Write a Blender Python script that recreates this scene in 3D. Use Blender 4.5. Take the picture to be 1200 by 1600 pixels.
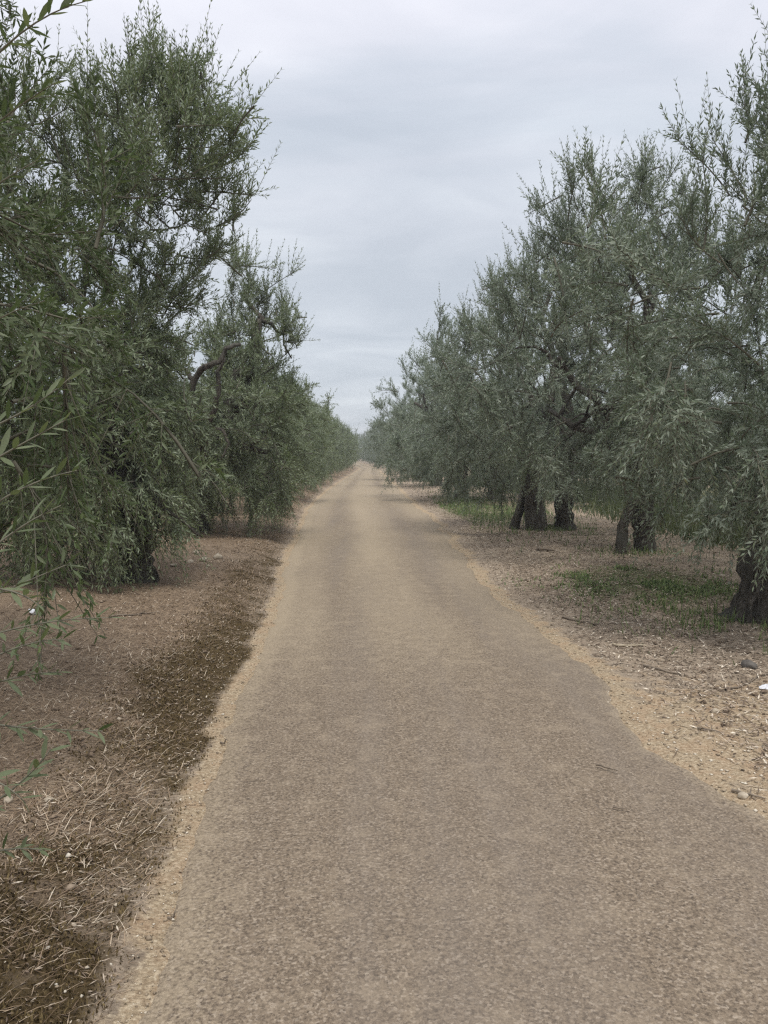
import bpy, math
import numpy as np
from math import radians
from mathutils import Vector, Matrix

for o in list(bpy.data.objects):
    bpy.data.objects.remove(o)
scene = bpy.context.scene
COL = scene.collection

# ---------------------------------------------------------------- camera
CAM_H = 1.6
F_PX = 1250.0                      # focal length in pixels of the 1200x1600 photograph
HORIZON = 708.0
PITCH = math.atan((800 - HORIZON) / F_PX)
cd = bpy.data.cameras.new("camera")
cam = bpy.data.objects.new("camera", cd)
COL.objects.link(cam)
cd.sensor_fit = 'VERTICAL'
cd.sensor_height = 36.0
cd.lens = F_PX / 1600.0 * 36.0
cd.clip_start = 0.05
cd.clip_end = 6000
cam.location = (0, 0, CAM_H)
cam.rotation_euler = (math.pi / 2 - PITCH, 0, 0)
scene.camera = cam

# ---------------------------------------------------------------- sky, sun, exposure
SUN_EL, SUN_AZ = radians(68), radians(165)   # azimuth measured from +Y towards +X
world = bpy.data.worlds.new("World")
scene.world = world
world.use_nodes = True
wn, wl = world.node_tree.nodes, world.node_tree.links
wn.clear()
w_out = wn.new("ShaderNodeOutputWorld")
sky = wn.new("ShaderNodeTexSky")
sky.sky_type = 'NISHITA'
sky.sun_disc = False
sky.sun_elevation = SUN_EL
sky.sun_rotation = SUN_AZ
bg_sky = wn.new("ShaderNodeBackground")
bg_sky.inputs['Strength'].default_value = 0.10
wl.new(sky.outputs[0], bg_sky.inputs[0])
tc = wn.new("ShaderNodeTexCoord")
sep = wn.new("ShaderNodeSeparateXYZ")
wl.new(tc.outputs['Generated'], sep.inputs[0])
mx = wn.new("ShaderNodeMath"); mx.operation = 'MAXIMUM'; mx.inputs[1].default_value = 0.0
wl.new(sep.outputs['Z'], mx.inputs[0])
ad = wn.new("ShaderNodeMath"); ad.operation = 'ADD'; ad.inputs[1].default_value = 0.16
wl.new(mx.outputs[0], ad.inputs[0])
dv = wn.new("ShaderNodeVectorMath"); dv.operation = 'DIVIDE'
cmb = wn.new("ShaderNodeCombineXYZ")
for k in range(3):
    wl.new(ad.outputs[0], cmb.inputs[k])
wl.new(tc.outputs['Generated'], dv.inputs[0]); wl.new(cmb.outputs[0], dv.inputs[1])
mp = wn.new("ShaderNodeMapping")
mp.inputs['Scale'].default_value = (0.7, 1.5, 0.0)
mp.inputs['Location'].default_value = (2.3, 0.9, 0.0)
wl.new(dv.outputs[0], mp.inputs[0])
n1 = wn.new("ShaderNodeTexNoise")
n1.inputs['Scale'].default_value = 1.0; n1.inputs['Detail'].default_value = 5; n1.inputs['Roughness'].default_value = 0.5
n1.inputs['Distortion'].default_value = 0.4
wl.new(mp.outputs[0], n1.inputs[0])
cr = wn.new("ShaderNodeValToRGB")
e = cr.color_ramp.elements
e[0].position = 0.30; e[0].color = (0.50, 0.535, 0.59, 1)
e[1].position = 0.68; e[1].color = (0.71, 0.71, 0.755, 1)
m_ = cr.color_ramp.elements.new(0.47); m_.color = (0.61, 0.62, 0.67, 1)
wl.new(n1.outputs['Fac'], cr.inputs[0])
bg_cl = wn.new("ShaderNodeBackground")
bg_cl.inputs['Strength'].default_value = 0.875
hz = wn.new("ShaderNodeMapRange"); hz.inputs['From Min'].default_value = 0.22; hz.inputs['From Max'].default_value = 0.47
hz.inputs['To Min'].default_value = 0.80; hz.inputs['To Max'].default_value = 0.0
wl.new(mx.outputs[0], hz.inputs['Value'])
hm = wn.new("ShaderNodeMix"); hm.data_type = 'RGBA'
wl.new(hz.outputs[0], hm.inputs[0]); wl.new(cr.outputs[0], hm.inputs[6]); hm.inputs[7].default_value = (0.405, 0.442, 0.478, 1)
mp2 = wn.new("ShaderNodeMapping"); mp2.inputs['Scale'].default_value = (1.25, 1.5, 0.0); mp2.inputs['Location'].default_value = (7.7, 1.2, 0)
mp2.inputs['Rotation'].default_value = (0, 0, 0.25)
wl.new(dv.outputs[0], mp2.inputs[0])
n2 = wn.new("ShaderNodeTexNoise"); n2.inputs['Scale'].default_value = 1.25; n2.inputs['Detail'].default_value = 6; n2.inputs['Roughness'].default_value = 0.52; n2.inputs['Distortion'].default_value = 0.7
wl.new(mp2.outputs[0], n2.inputs[0])
cr2 = wn.new("ShaderNodeValToRGB")
e2 = cr2.color_ramp.elements
e2[0].position = 0.36; e2[0].color = (0.89, 0.90, 0.92, 1)
e2[1].position = 0.70; e2[1].color = (1.13, 1.12, 1.11, 1)
m2 = e2.new(0.52); m2.color = (0.99, 0.99, 1.0, 1)
wl.new(n2.outputs['Fac'], cr2.inputs[0])
hm2 = wn.new("ShaderNodeMix"); hm2.data_type = 'RGBA'; hm2.blend_type = 'MULTIPLY'; hm2.inputs[0].default_value = 1.0
wl.new(hm.outputs[2], hm2.inputs[6]); wl.new(cr2.outputs[0], hm2.inputs[7])
wl.new(hm2.outputs[2], bg_cl.inputs[0])
wmix = wn.new("ShaderNodeMixShader")
wmix.inputs[0].default_value = 0.93
wl.new(bg_sky.outputs[0], wmix.inputs[1]); wl.new(bg_cl.outputs[0], wmix.inputs[2])
wl.new(wmix.outputs[0], w_out.inputs[0])

sd = bpy.data.lights.new("sun", 'SUN')
sd.energy = 1.5
sd.angle = radians(24)
sd.color = (1.0, 0.96, 0.9)
sun = bpy.data.objects.new("sun", sd)
COL.objects.link(sun)
to_sun = Vector((math.sin(SUN_AZ) * math.cos(SUN_EL), math.cos(SUN_AZ) * math.cos(SUN_EL), math.sin(SUN_EL)))
sun.rotation_euler = to_sun.to_track_quat('Z', 'Y').to_euler()
sun.location = to_sun * 60

vs = scene.view_settings
vs.view_transform = 'Standard'
vs.look = 'None'
vs.exposure = 0.75
vs.gamma = 1.0
vs.use_curve_mapping = False
scene.cycles.max_bounces = 5
scene.cycles.diffuse_bounces = 3
scene.cycles.glossy_bounces = 2
scene.cycles.transmission_bounces = 3
scene.cycles.transparent_max_bounces = 4
scene.cycles.use_denoising = False
scene.cycles.filter_width = 1.3
scene.cycles.caustics_reflective = False
scene.cycles.caustics_refractive = False

# ---------------------------------------------------------------- helpers
cp, sp = math.cos(PITCH), math.sin(PITCH)

def ray(px, py):
    a, b = px - 600.0, 800.0 - py
    return np.array([a, F_PX * cp + b * sp, -F_PX * sp + b * cp])

def gp(px, py, z=0.0):
    d = ray(px, py)
    t = (z - CAM_H) / d[2]
    return np.array([d[0] * t, d[1] * t, z])

def at(px, py, depth):
    d = ray(px, py)
    return np.array([0, 0, CAM_H]) + d * (depth / d[1])

def nrm(v):
    return v / np.maximum(np.linalg.norm(v, axis=-1, keepdims=True), 1e-9)

_tab = np.random.RandomState(5).rand(256, 256)

def vnoise(x, y, s=1.0, o=0):
    x = np.asarray(x, float) / s + 37.3 * o; y = np.asarray(y, float) / s + 91.7 * o
    xi, yi = np.floor(x).astype(int), np.floor(y).astype(int)
    fx, fy = x - xi, y - yi
    fx, fy = fx * fx * (3 - 2 * fx), fy * fy * (3 - 2 * fy)
    g = lambda a, b: _tab[a & 255, b & 255]
    return (g(xi, yi) * (1 - fx) + g(xi + 1, yi) * fx) * (1 - fy) + (g(xi, yi + 1) * (1 - fx) + g(xi + 1, yi + 1) * fx) * fy

def sstep(a, b, x):
    t = np.clip((x - a) / (b - a), 0, 1)
    return t * t * (3 - 2 * t)

class MB:
    """collects triangles; build() links them as ONE mesh object"""
    def __init__(self):
        self.V, self.F, self.A, self.n = [], [], [], 0
    def add(self, V, F, a=None):
        V = np.asarray(V, float).reshape(-1, 3); F = np.asarray(F, int)
        self.V.append(V); self.F.append(F + self.n); self.n += len(V)
        self.A.append(np.zeros(len(V)) if a is None else np.broadcast_to(np.asarray(a, float), (len(V),)))
    def mesh(self, name, mat, smooth=False):
        V = np.concatenate(self.V); F = np.concatenate(self.F); A = np.concatenate(self.A)
        me = bpy.data.meshes.new(name)
        me.vertices.add(len(V)); me.vertices.foreach_set("co", V.astype(np.float32).ravel())
        k = F.shape[1]
        me.loops.add(F.size); me.loops.foreach_set("vertex_index", F.astype(np.int32).ravel())
        me.polygons.add(len(F))
        me.polygons.foreach_set("loop_start", np.arange(0, F.size, k, dtype=np.int32))
        at_ = me.attributes.new("rnd", 'FLOAT', 'POINT')
        at_.data.foreach_set("value", A.astype(np.float32))
        me.materials.append(mat)
        me.update(calc_edges=True)
        if smooth:
            me.polygons.foreach_set("use_smooth", np.ones(len(F), dtype=bool))
        return me
    def build(self, name, mat, parent=None, smooth=False):
        return link(name, self.mesh(name, mat, smooth), parent)

def link(name, me, parent=None):
    o = bpy.data.objects.new(name, me)
    COL.objects.link(o)
    if parent is not None:
        o.parent = parent
    return o

def empty(name, loc, rz=0.0):
    o = bpy.data.objects.new(name, None)
    o.empty_display_size = 0.3
    COL.objects.link(o)
    o.location = loc
    o.rotation_euler = (0, 0, rz)
    return o

def tag(o, label=None, cat=None, group=None, kind=None):
    if label: o["label"] = label
    if cat: o["category"] = cat
    if group: o["group"] = group
    if kind: o["kind"] = kind
    return o

# ---------------------------------------------------------------- materials
def new_mat(name):
    m = bpy.data.materials.new(name)
    m.use_nodes = True
    nt = m.node_tree
    b = nt.nodes["Principled BSDF"]
    return m, nt.nodes, nt.links, b

def ramp(nodes, links, src, stops):
    r = nodes.new("ShaderNodeValToRGB")
    el = r.color_ramp.elements
    el[0].position, el[0].color = stops[0][0], (*stops[0][1], 1)
    el[1].position, el[1].color = stops[-1][0], (*stops[-1][1], 1)
    for p, c in stops[1:-1]:
        q = el.new(p); q.color = (*c, 1)
    links.new(src, r.inputs[0])
    return r.outputs[0]

def noise(nodes, links, vec, scale, detail=4, rough=0.55, dist=0.0):
    n = nodes.new("ShaderNodeTexNoise")
    n.inputs['Scale'].default_value = scale
    n.inputs['Detail'].default_value = detail
    n.inputs['Roughness'].default_value = rough
    n.inputs['Distortion'].default_value = dist
    if vec is not None:
        links.new(vec, n.inputs['Vector'])
    return n.outputs['Fac']

def mixc(nodes, links, fac, a, b, blend='MIX'):
    m = nodes.new("ShaderNodeMix")
    m.data_type = 'RGBA'; m.blend_type = blend
    for sock, v in ((m.inputs[0], fac), (m.inputs[6], a), (m.inputs[7], b)):
        if isinstance(v, (int, float)): sock.default_value = v
        elif isinstance(v, tuple): sock.default_value = (*v, 1)
        else: links.new(v, sock)
    return m.outputs[2]

def mth(nodes, links, op, a, b=None, clamp=False):
    m = nodes.new("ShaderNodeMath"); m.operation = op; m.use_clamp = clamp
    for k, v in enumerate((a, b)):
        if v is None: continue
        if isinstance(v, (int, float)): m.inputs[k].default_value = v
        else: links.new(v, m.inputs[k])
    return m.outputs[0]

def attr(nodes, name):
    a = nodes.new("ShaderNodeAttribute"); a.attribute_name = name
    return a.outputs['Fac']

def bump(nodes, links, bsdf, h, strength, dist):
    b = nodes.new("ShaderNodeBump")
    b.inputs['Strength'].default_value = strength
    b.inputs['Distance'].default_value = dist
    links.new(h, b.inputs['Height'])
    links.new(b.outputs[0], bsdf.inputs['Normal'])

def leaf_mat(name, top, under, rough=0.45):
    m, N, L, b = new_mat(name)
    r = attr(N, "rnd")
    c_top = ramp(N, L, r, top)
    c_und = ramp(N, L, r, under)
    geo = N.new("ShaderNodeNewGeometry")      # olive leaves are dark above and silvery below
    c = mixc(N, L, geo.outputs['Backfacing'], c_top, c_und)
    L.new(c, b.inputs['Base Color'])
    b.inputs['Roughness'].default_value = rough
    b.inputs['Specular IOR Level'].default_value = 0.5 if rough > .42 else 0.28
    tr = N.new("ShaderNodeBsdfTranslucent")
    L.new(c, tr.inputs['Color'])
    ms = N.new("ShaderNodeMixShader"); ms.inputs[0].default_value = 0.36
    out = N["Material Output"]
    L.new(b.outputs[0], ms.inputs[1]); L.new(tr.outputs[0], ms.inputs[2])
    L.new(ms.outputs[0], out.inputs[0])
    return m

M = {}
M['leaf_grey'] = leaf_mat("olive_leaf_grey",
    [(0.0, (0.130, 0.170, 0.106)), (0.6, (0.178, 0.226, 0.138)), (0.9, (0.225, 0.258, 0.150)), (1.0, (0.29, 0.29, 0.14))],
    [(0.0, (0.24, 0.285, 0.215)), (1.0, (0.35, 0.40, 0.305))])
M['leaf_green'] = leaf_mat("olive_leaf_green",
    [(0.0, (0.124, 0.164, 0.070)), (0.6, (0.172, 0.218, 0.096)), (0.9, (0.235, 0.265, 0.116)), (1.0, (0.31, 0.30, 0.14))],
    [(0.0, (0.215, 0.27, 0.165)), (1.0, (0.32, 0.37, 0.24))])
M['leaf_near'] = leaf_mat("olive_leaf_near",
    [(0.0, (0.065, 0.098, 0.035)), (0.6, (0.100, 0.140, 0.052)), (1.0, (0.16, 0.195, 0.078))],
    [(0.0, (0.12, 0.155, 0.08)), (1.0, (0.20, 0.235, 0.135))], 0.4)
M['weed'] = leaf_mat("weed_leaf",
    [(0.0, (0.10, 0.16, 0.045)), (0.7, (0.18, 0.25, 0.075)), (1.0, (0.28, 0.31, 0.12))],
    [(0.0, (0.10, 0.15, 0.05)), (1.0, (0.19, 0.24, 0.10))], 0.6)

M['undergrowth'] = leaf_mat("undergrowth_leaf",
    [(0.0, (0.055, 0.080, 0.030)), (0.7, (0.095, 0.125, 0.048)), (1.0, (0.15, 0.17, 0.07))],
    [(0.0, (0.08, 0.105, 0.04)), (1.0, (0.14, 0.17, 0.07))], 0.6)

def plain_rnd(name, stops, rough=0.9, spec=0.2):
    m, N, L, b = new_mat(name)
    L.new(ramp(N, L, attr(N, "rnd"), stops), b.inputs['Base Color'])
    b.inputs['Roughness'].default_value = rough
    b.inputs['Specular IOR Level'].default_value = spec
    return m

M['twig'] = plain_rnd("twig_bark", [(0, (0.10, 0.095, 0.07)), (1, (0.22, 0.21, 0.16))])
M['straw'] = plain_rnd("dry_straw", [(0, (0.10, 0.066, 0.040)), (0.4, (0.25, 0.175, 0.112)), (0.8, (0.43, 0.325, 0.22)), (1, (0.72, 0.62, 0.48))], 0.75)
M['moss'] = plain_rnd("dry_moss", [(0, (0.055, 0.038, 0.018)), (0.6, (0.11, 0.078, 0.034)), (1, (0.20, 0.15, 0.07))], 0.95)
M['litter'] = plain_rnd("leaf_litter", [(0, (0.085, 0.062, 0.045)), (0.3, (0.22, 0.165, 0.12)), (0.75, (0.42, 0.34, 0.26)), (1, (0.70, 0.62, 0.50))], 0.85)
M['clod'] = plain_rnd("soil_clod", [(0, (0.10, 0.072, 0.05)), (0.7, (0.24, 0.18, 0.125)), (1, (0.36, 0.285, 0.21))], 0.95)
M['gravel'] = plain_rnd("gravel", [(0, (0.20, 0.155, 0.11)), (0.6, (0.42, 0.34, 0.24)), (1, (0.68, 0.62, 0.51))], 0.9)

def bark():
    m, N, L, b = new_mat("olive_bark")
    t = N.new("ShaderNodeTexCoord")
    mp = N.new("ShaderNodeMapping"); mp.inputs['Scale'].default_value = (1, 1, 0.28)
    L.new(t.outputs['Object'], mp.inputs[0])
    a = noise(N, L, mp.outputs[0], 20, 7, 0.7, 1.1)
    c = noise(N, L, t.outputs['Object'], 3.2, 4)
    col = ramp(N, L, a, [(0.34, (0.024, 0.020, 0.016)), (0.50, (0.095, 0.082, 0.066)), (0.68, (0.22, 0.198, 0.168))])
    col = mixc(N, L, ramp(N, L, c, [(0.42, (0, 0, 0)), (0.66, (1, 1, 1))]), col, (0.13, 0.125, 0.105))
    L.new(col, b.inputs['Base Color'])
    b.inputs['Roughness'].default_value = 0.92
    b.inputs['Specular IOR Level'].default_value = 0.15
    bump(N, L, b, a, 1.0, 0.07)
    return m
M['bark'] = bark()

def ground_mat():
    m, N, L, b = new_mat("earth_and_litter")
    t = N.new("ShaderNodeTexCoord"); P = t.outputs['Object']
    nb = noise(N, L, P, 0.7, 5, 0.6)
    nm = noise(N, L, P, 6.0, 6, 0.65)
    nf = noise(N, L, P, 55.0, 5, 0.7)
    mpx = N.new("ShaderNodeMapping"); mpx.inputs['Scale'].default_value = (1.0, 2.6, 1.0); mpx.inputs['Rotation'].default_value = (0, 0, 0.35)
    L.new(P, mpx.inputs[0])
    ns = noise(N, L, mpx.outputs[0], 38.0, 4, 0.7, 1.2)
    earth = ramp(N, L, nb, [(0.30, (0.31, 0.245, 0.175)), (0.50, (0.41, 0.34, 0.25)), (0.70, (0.50, 0.425, 0.32))])
    lit = ramp(N, L, ns, [(0.32, (0.11, 0.080, 0.060)), (0.48, (0.30, 0.230, 0.175)), (0.66, (0.56, 0.47, 0.37))])
    c = mixc(N, L, 0.55, earth, lit)
    c = mixc(N, L, mth(N, L, 'MULTIPLY', ramp(N, L, nf, [(0.35, (0.0, 0.0, 0.0)), (0.7, (1, 1, 1))]), 0.30), c, (0.36, 0.28, 0.20))
    c = mixc(N, L, mth(N, L, 'MULTIPLY', ramp(N, L, nm, [(0.36, (1, 1, 1)), (0.50, (0, 0, 0))]), 0.45), c, (0.15, 0.115, 0.08))
    c = mixc(N, L, mth(N, L, 'MULTIPLY', ramp(N, L, nm, [(0.52, (0, 0, 0)), (0.68, (1, 1, 1))]), 0.35), c, (0.40, 0.32, 0.22))
    th_ = ramp(N, L, ns, [(0.34, (0.055, 0.036, 0.023)), (0.48, (0.175, 0.122, 0.080)), (0.64, (0.41, 0.31, 0.21))])
    c = mixc(N, L, mth(N, L, 'MULTIPLY', attr(N, "thatch"), 0.92), c, th_)
    # dusty sand spilled along the road
    sn = ramp(N, L, nf, [(0.32, (0.21, 0.155, 0.10)), (0.5, (0.41, 0.32, 0.21)), (0.68, (0.64, 0.54, 0.39))])
    sred = mixc(N, L, mth(N, L, 'MULTIPLY', ramp(N, L, nm, [(0.45, (0, 0, 0)), (0.7, (1, 1, 1))]), 0.5), sn, (0.42, 0.27, 0.165))
    s = mth(N, L, 'ADD', attr(N, "sand"), mth(N, L, 'MULTIPLY', mth(N, L, 'SUBTRACT', nm, 0.5), 1.7))
    s = mth(N, L, 'ADD', s, mth(N, L, 'MULTIPLY', mth(N, L, 'SUBTRACT', nf, 0.5), 0.7))
    sfac = ramp(N, L, s, [(0.36, (0, 0, 0)), (0.66, (1, 1, 1))])
    c = mixc(N, L, sfac, c, sred)
    # dry moss cushions beside the left edge
    q = mth(N, L, 'ADD', attr(N, "moss"), mth(N, L, 'MULTIPLY', mth(N, L, 'SUBTRACT', nm, 0.5), 1.3))
    mo = ramp(N, L, nf, [(0.3, (0.050, 0.035, 0.017)), (0.55, (0.100, 0.071, 0.034)), (0.8, (0.18, 0.125, 0.062))])
    c = mixc(N, L, ramp(N, L, q, [(0.34, (0, 0, 0)), (0.80, (1, 1, 1))]), c, mo)
    gq = mth(N, L, 'ADD', attr(N, "green"), mth(N, L, 'MULTIPLY', mth(N, L, 'SUBTRACT', nm, 0.5), 1.1))
    c = mixc(N, L, mth(N, L, 'MULTIPLY', ramp(N, L, gq, [(0.4, (0, 0, 0)), (0.7, (1, 1, 1))]), 0.7), c, (0.10, 0.125, 0.045))
    L.new(c, b.inputs['Base Color'])
    b.inputs['Roughness'].default_value = 0.95
    b.inputs['Specular IOR Level'].default_value = 0.15
    h = mth(N, L, 'ADD', mth(N, L, 'MULTIPLY', ns, 0.6), mth(N, L, 'MULTIPLY', nf, 0.6))
    bump(N, L, b, h, 0.8, 0.02)
    return m
M['ground'] = ground_mat()

def road_mat():
    m, N, L, b = new_mat("dusty_worn_asphalt")
    t = N.new("ShaderNodeTexCoord"); P = t.outputs['Object']
    mp = N.new("ShaderNodeMapping"); mp.inputs['Scale'].default_value = (1.5, 0.10, 1)
    L.new(P, mp.inputs[0])
    nb = noise(N, L, mp.outputs[0], 1.1, 5, 0.55, 0.3)
    nm = noise(N, L, P, 7.0, 5, 0.6)
    nf = noise(N, L, P, 85.0, 4, 0.8)
    ng = noise(N, L, P, 62.0, 4, 0.7)
    vo = N.new("ShaderNodeTexVoronoi"); vo.inputs['Scale'].default_value = 115.0
    L.new(P, vo.inputs['Vector'])
    vr = N.new("ShaderNodeSeparateColor"); L.new(vo.outputs['Color'], vr.inputs[0])
    grain = ramp(N, L, vr.outputs[0], [(0.0, (0.055, 0.044, 0.033)), (0.28, (0.168, 0.130, 0.093)), (0.75, (0.245, 0.192, 0.138)), (1.0, (0.45, 0.38, 0.30))])
    fine = ramp(N, L, nf, [(0.36, (0.080, 0.062, 0.047)), (0.5, (0.218, 0.170, 0.121)), (0.65, (0.38, 0.305, 0.22))])
    c = mixc(N, L, 0.5, grain, fine)
    pit = ramp(N, L, ng, [(0.36, (1, 1, 1)), (0.46, (0, 0, 0))])
    c = mixc(N, L, mth(N, L, 'MULTIPLY', pit, 0.72), c, (0.085, 0.066, 0.050))
    c = mixc(N, L, mth(N, L, 'MULTIPLY', ramp(N, L, nb, [(0.34, (1, 1, 1)), (0.52, (0, 0, 0))]), 0.42), c, (0.215, 0.182, 0.150))
    c = mixc(N, L, mth(N, L, 'MULTIPLY', ramp(N, L, nm, [(0.5, (0, 0, 0)), (0.72, (1, 1, 1))]), 0.30), c, (0.40, 0.325, 0.235))
    d = mth(N, L, 'ADD', attr(N, "dust"), mth(N, L, 'MULTIPLY', mth(N, L, 'SUBTRACT', nb, 0.5), 0.55))
    d = mth(N, L, 'ADD', d, mth(N, L, 'MULTIPLY', mth(N, L, 'SUBTRACT', nm, 0.5), 0.2))
    d = mth(N, L, 'ADD', d, mth(N, L, 'MULTIPLY', mth(N, L, 'SUBTRACT', ng, 0.5), 1.1))
    dust = ramp(N, L, nf, [(0.3, (0.30, 0.240, 0.162)), (0.7, (0.51, 0.422, 0.298))])
    c = mixc(N, L, mth(N, L, 'MULTIPLY', ramp(N, L, d, [(0.30, (0, 0, 0)), (0.85, (1, 1, 1))]), 0.72), c, dust)
    L.new(c, b.inputs['Base Color'])
    b.inputs['Roughness'].default_value = 0.88
    b.inputs['Specular IOR Level'].default_value = 0.25
    h = mth(N, L, 'ADD', mth(N, L, 'MULTIPLY', nf, 0.5), mth(N, L, 'MULTIPLY', ng, 0.8))
    bump(N, L, b, h, 0.55, 0.008)
    return m
M['road'] = road_mat()

def stone_mat(name, a, bcol):
    m, N, L, b = new_mat(name)
    t = N.new("ShaderNodeTexCoord")
    n = noise(N, L, t.outputs['Object'], 14, 6, 0.65)
    L.new(ramp(N, L, n, [(0.3, a), (0.7, bcol)]), b.inputs['Base Color'])
    b.inputs['Roughness'].default_value = 0.9
    bump(N, L, b, n, 0.6, 0.01)
    return m
M['stone'] = stone_mat("pale_limestone", (0.30, 0.245, 0.175), (0.56, 0.49, 0.38))
M['stone_dark'] = stone_mat("dark_stone", (0.07, 0.062, 0.055), (0.16, 0.145, 0.125))
M['stick'] = stone_mat("dry_wood", (0.10, 0.078, 0.058), (0.29, 0.235, 0.175))
M['stick_pale'] = stone_mat("bleached_wood", (0.30, 0.245, 0.17), (0.55, 0.47, 0.34))
M['paper'] = stone_mat("white_paper", (0.72, 0.73, 0.76), (0.82, 0.83, 0.86))

# ---------------------------------------------------------------- road edges (on the flat ground, in metres)
def edge(px):
    pts = sorted([tuple(gp(x, y)[:2][::-1]) for x, y in px])
    return np.array([p[0] for p in pts]), np.array([p[1] for p in pts])

LY, LX = edge([(205, 1600), (255, 1420), (330, 1210), (375, 1090), (418, 990), (444, 900), (462, 840), (482, 795), (508, 769), (536, 750), (552, 740), (563, 732)])
RY, RX = edge([(1200, 1290), (1110, 1232), (1040, 1190), (985, 1105), (945, 1062), (880, 1015), (800, 962), (770, 920), (738, 880), (702, 840), (662, 800), (632, 772), (611, 752), (598, 741), (588, 732)])
LY = np.concatenate([[-12, 0], LY, [160, 260, 500]]); LX = np.concatenate([[LX[0], LX[0]], LX, [-8.6, -27, -90]])
RY = np.concatenate([[-12, 0, 2.4], RY, [160, 260, 500]]); RX = np.concatenate([[1.75, 1.78, 1.80], RX, [-5.8, -24, -87]])
_yy = np.concatenate([np.linspace(-12, 60, 1441), np.linspace(61, 500, 440)])

def smooth_edge(Y, X):
    f = np.interp(_yy, Y, X)
    n = 1441
    g = f.copy()
    k = np.ones(31) / 31
    g[15:n - 15] = np.convolve(f[:n], k, 'valid')
    return g
_xl, _xr = smooth_edge(LY, LX), smooth_edge(RY, RX)

def xl(y):
    y = np.asarray(y, float)
    return np.interp(y, _yy, _xl) + (vnoise(y, y * 0, 0.9, 1) - .5) * 0.12 + (vnoise(y, y * 0, 0.22, 2) - .5) * 0.07 + (vnoise(y, y * 0, 0.075, 62) - .5) * 0.045

def xr(y):
    y = np.asarray(y, float)
    return np.interp(y, _yy, _xr) + (vnoise(y, y * 0, 1.1, 3) - .5) * 0.16 + (vnoise(y, y * 0, 0.25, 4) - .5) * 0.08 + (vnoise(y, y * 0, 0.08, 63) - .5) * 0.05

def ground_h(x, y):
    x = np.asarray(x, float); y = np.asarray(y, float)
    dl, dr = xl(y) - x, x - xr(y)
    near = 1.0
    h = (vnoise(x, y, 1.7, 5) - .5) * 0.07 + (vnoise(x, y, 0.45, 6) - .5) * 0.045 + (vnoise(x, y, 0.14, 7) - .5) * np.where(dl > 0, 0.034, 0.018)
    left = sstep(0.08, 0.60, dl) * 0.13 + sstep(0.5, 2.5, dl) * 0.07
    right = sstep(0.3, 2.5, dr) * 0.05
    amp = np.clip(sstep(0.0, 0.5, np.maximum(dl, dr)), 0, 1)
    out = 0.004 + (left + right) + h * amp
    inside = np.maximum(dl, dr) < 0.0
    return np.where(inside, -0.03 * sstep(0, 0.12, -np.maximum(dl, dr)), out)

G1 = gp(1010, 915); G2 = gp(745, 797); SP = gp(1110, 1130)

def green_mask(x, y):
    a = np.exp(-(((x - G1[0]) / 1.0) ** 2 + ((y - G1[1]) / 1.5) ** 2))
    b = np.exp(-(((x - G2[0]) / 1.2) ** 2 + ((y - G2[1]) / 5.0) ** 2))
    c = sstep(5.4, 7.0, x) * sstep(9, 14, y) * (vnoise(x, y, 3.0, 9) * 1.1)
    return np.clip(np.maximum(np.maximum(a, b), c), 0, 1)

def moss_mask(x, y):
    d = xl(y) - x
    wob = (vnoise(x * 0, y, 0.6, 11) - .5) * 0.25
    band = sstep(0.03, 0.14, d + wob * .4) * (1 - sstep(0.26, 0.95, d + wob))
    far = 1 - sstep(9, 17, y) * 0.75
    return band * (0.45 + 0.60 * sstep(.25, .75, .55 * vnoise(x, y, 0.8, 12) + .45 * vnoise(x, y, .13, 13))) * far

def sand_mask(x, y):
    dl, dr = xl(y) - x, x - xr(y)
    a = (1 - sstep(0.03, 0.18, dl)) * (dl > -1)
    b = (1 - sstep(0.02, 0.30, dr)) * (dr > -1) * (0.62 + .5 * vnoise(x, y, 0.8, 14))
    c = np.exp(-(((x - SP[0] - .35) / 1.25) ** 2 + ((y - SP[1] + 0.3) / 1.15) ** 2)) * 1.15
    c = np.where(y < SP[1], np.maximum(c, 0.75 * (x > 0) * (1 - sstep(1.2, 2.4, dr))), c)
    d = (x > 0) * sstep(14, 18, y) * 0.30 * vnoise(x, y, 2.2, 15)
    return np.clip(np.maximum.reduce([np.where(dl > dr, a, 0), np.where(dr > dl, b, 0), np.where(dr > dl, c, 0), d]), 0, 1.2)

def grid_mesh(name, xs, ys, zf, mat):
    X, Y = np.meshgrid(xs, ys)
    X, Y = X.ravel(), Y.ravel()
    Z = zf(X, Y)
    nx, ny = len(xs), len(ys)
    i = np.arange((ny - 1) * nx).reshape(ny - 1, nx)[:, :-1].ravel()
    F = np.stack([i, i + 1, i + 1 + nx, i + nx], 1)
    mb = MB(); mb.add(np.stack([X, Y, Z], 1), F)
    me = mb.mesh(name, mat, True)
    return me, X, Y

def geo(a, b, n):
    return a + (b - a) * (np.geomspace(1, 200, n) - 1) / 199.0

xs = np.concatenate([-geo(7, 1500, 26)[::-1], np.arange(-6.9, 8.0, 0.1), geo(8.05, 1500, 26)])
ys = np.concatenate([-geo(12, 600, 14)[::-1], np.arange(-11.5, 1.0, 0.5), np.arange(1.0, 16, 0.08), np.arange(16, 40, 0.25), np.arange(40, 120, 1.0), geo(121, 3000, 30)])
me, X, Y = grid_mesh("ground", xs, ys, ground_h, M['ground'])
for nm_, fn in (("sand", sand_mask), ("moss", moss_mask), ("green", green_mask), ("thatch", lambda x, y: sstep(.1, .4, xl(y) - x) * (.7 + .3 * vnoise(x, y, 1.2, 51)))):
    a_ = me.attributes.new(nm_, 'FLOAT', 'POINT'); a_.data.foreach_set("value", fn(X, Y).astype(np.float32))
tag(link("ground", me), "brown dry earth strewn with litter under the olive trees", kind="structure")

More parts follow.
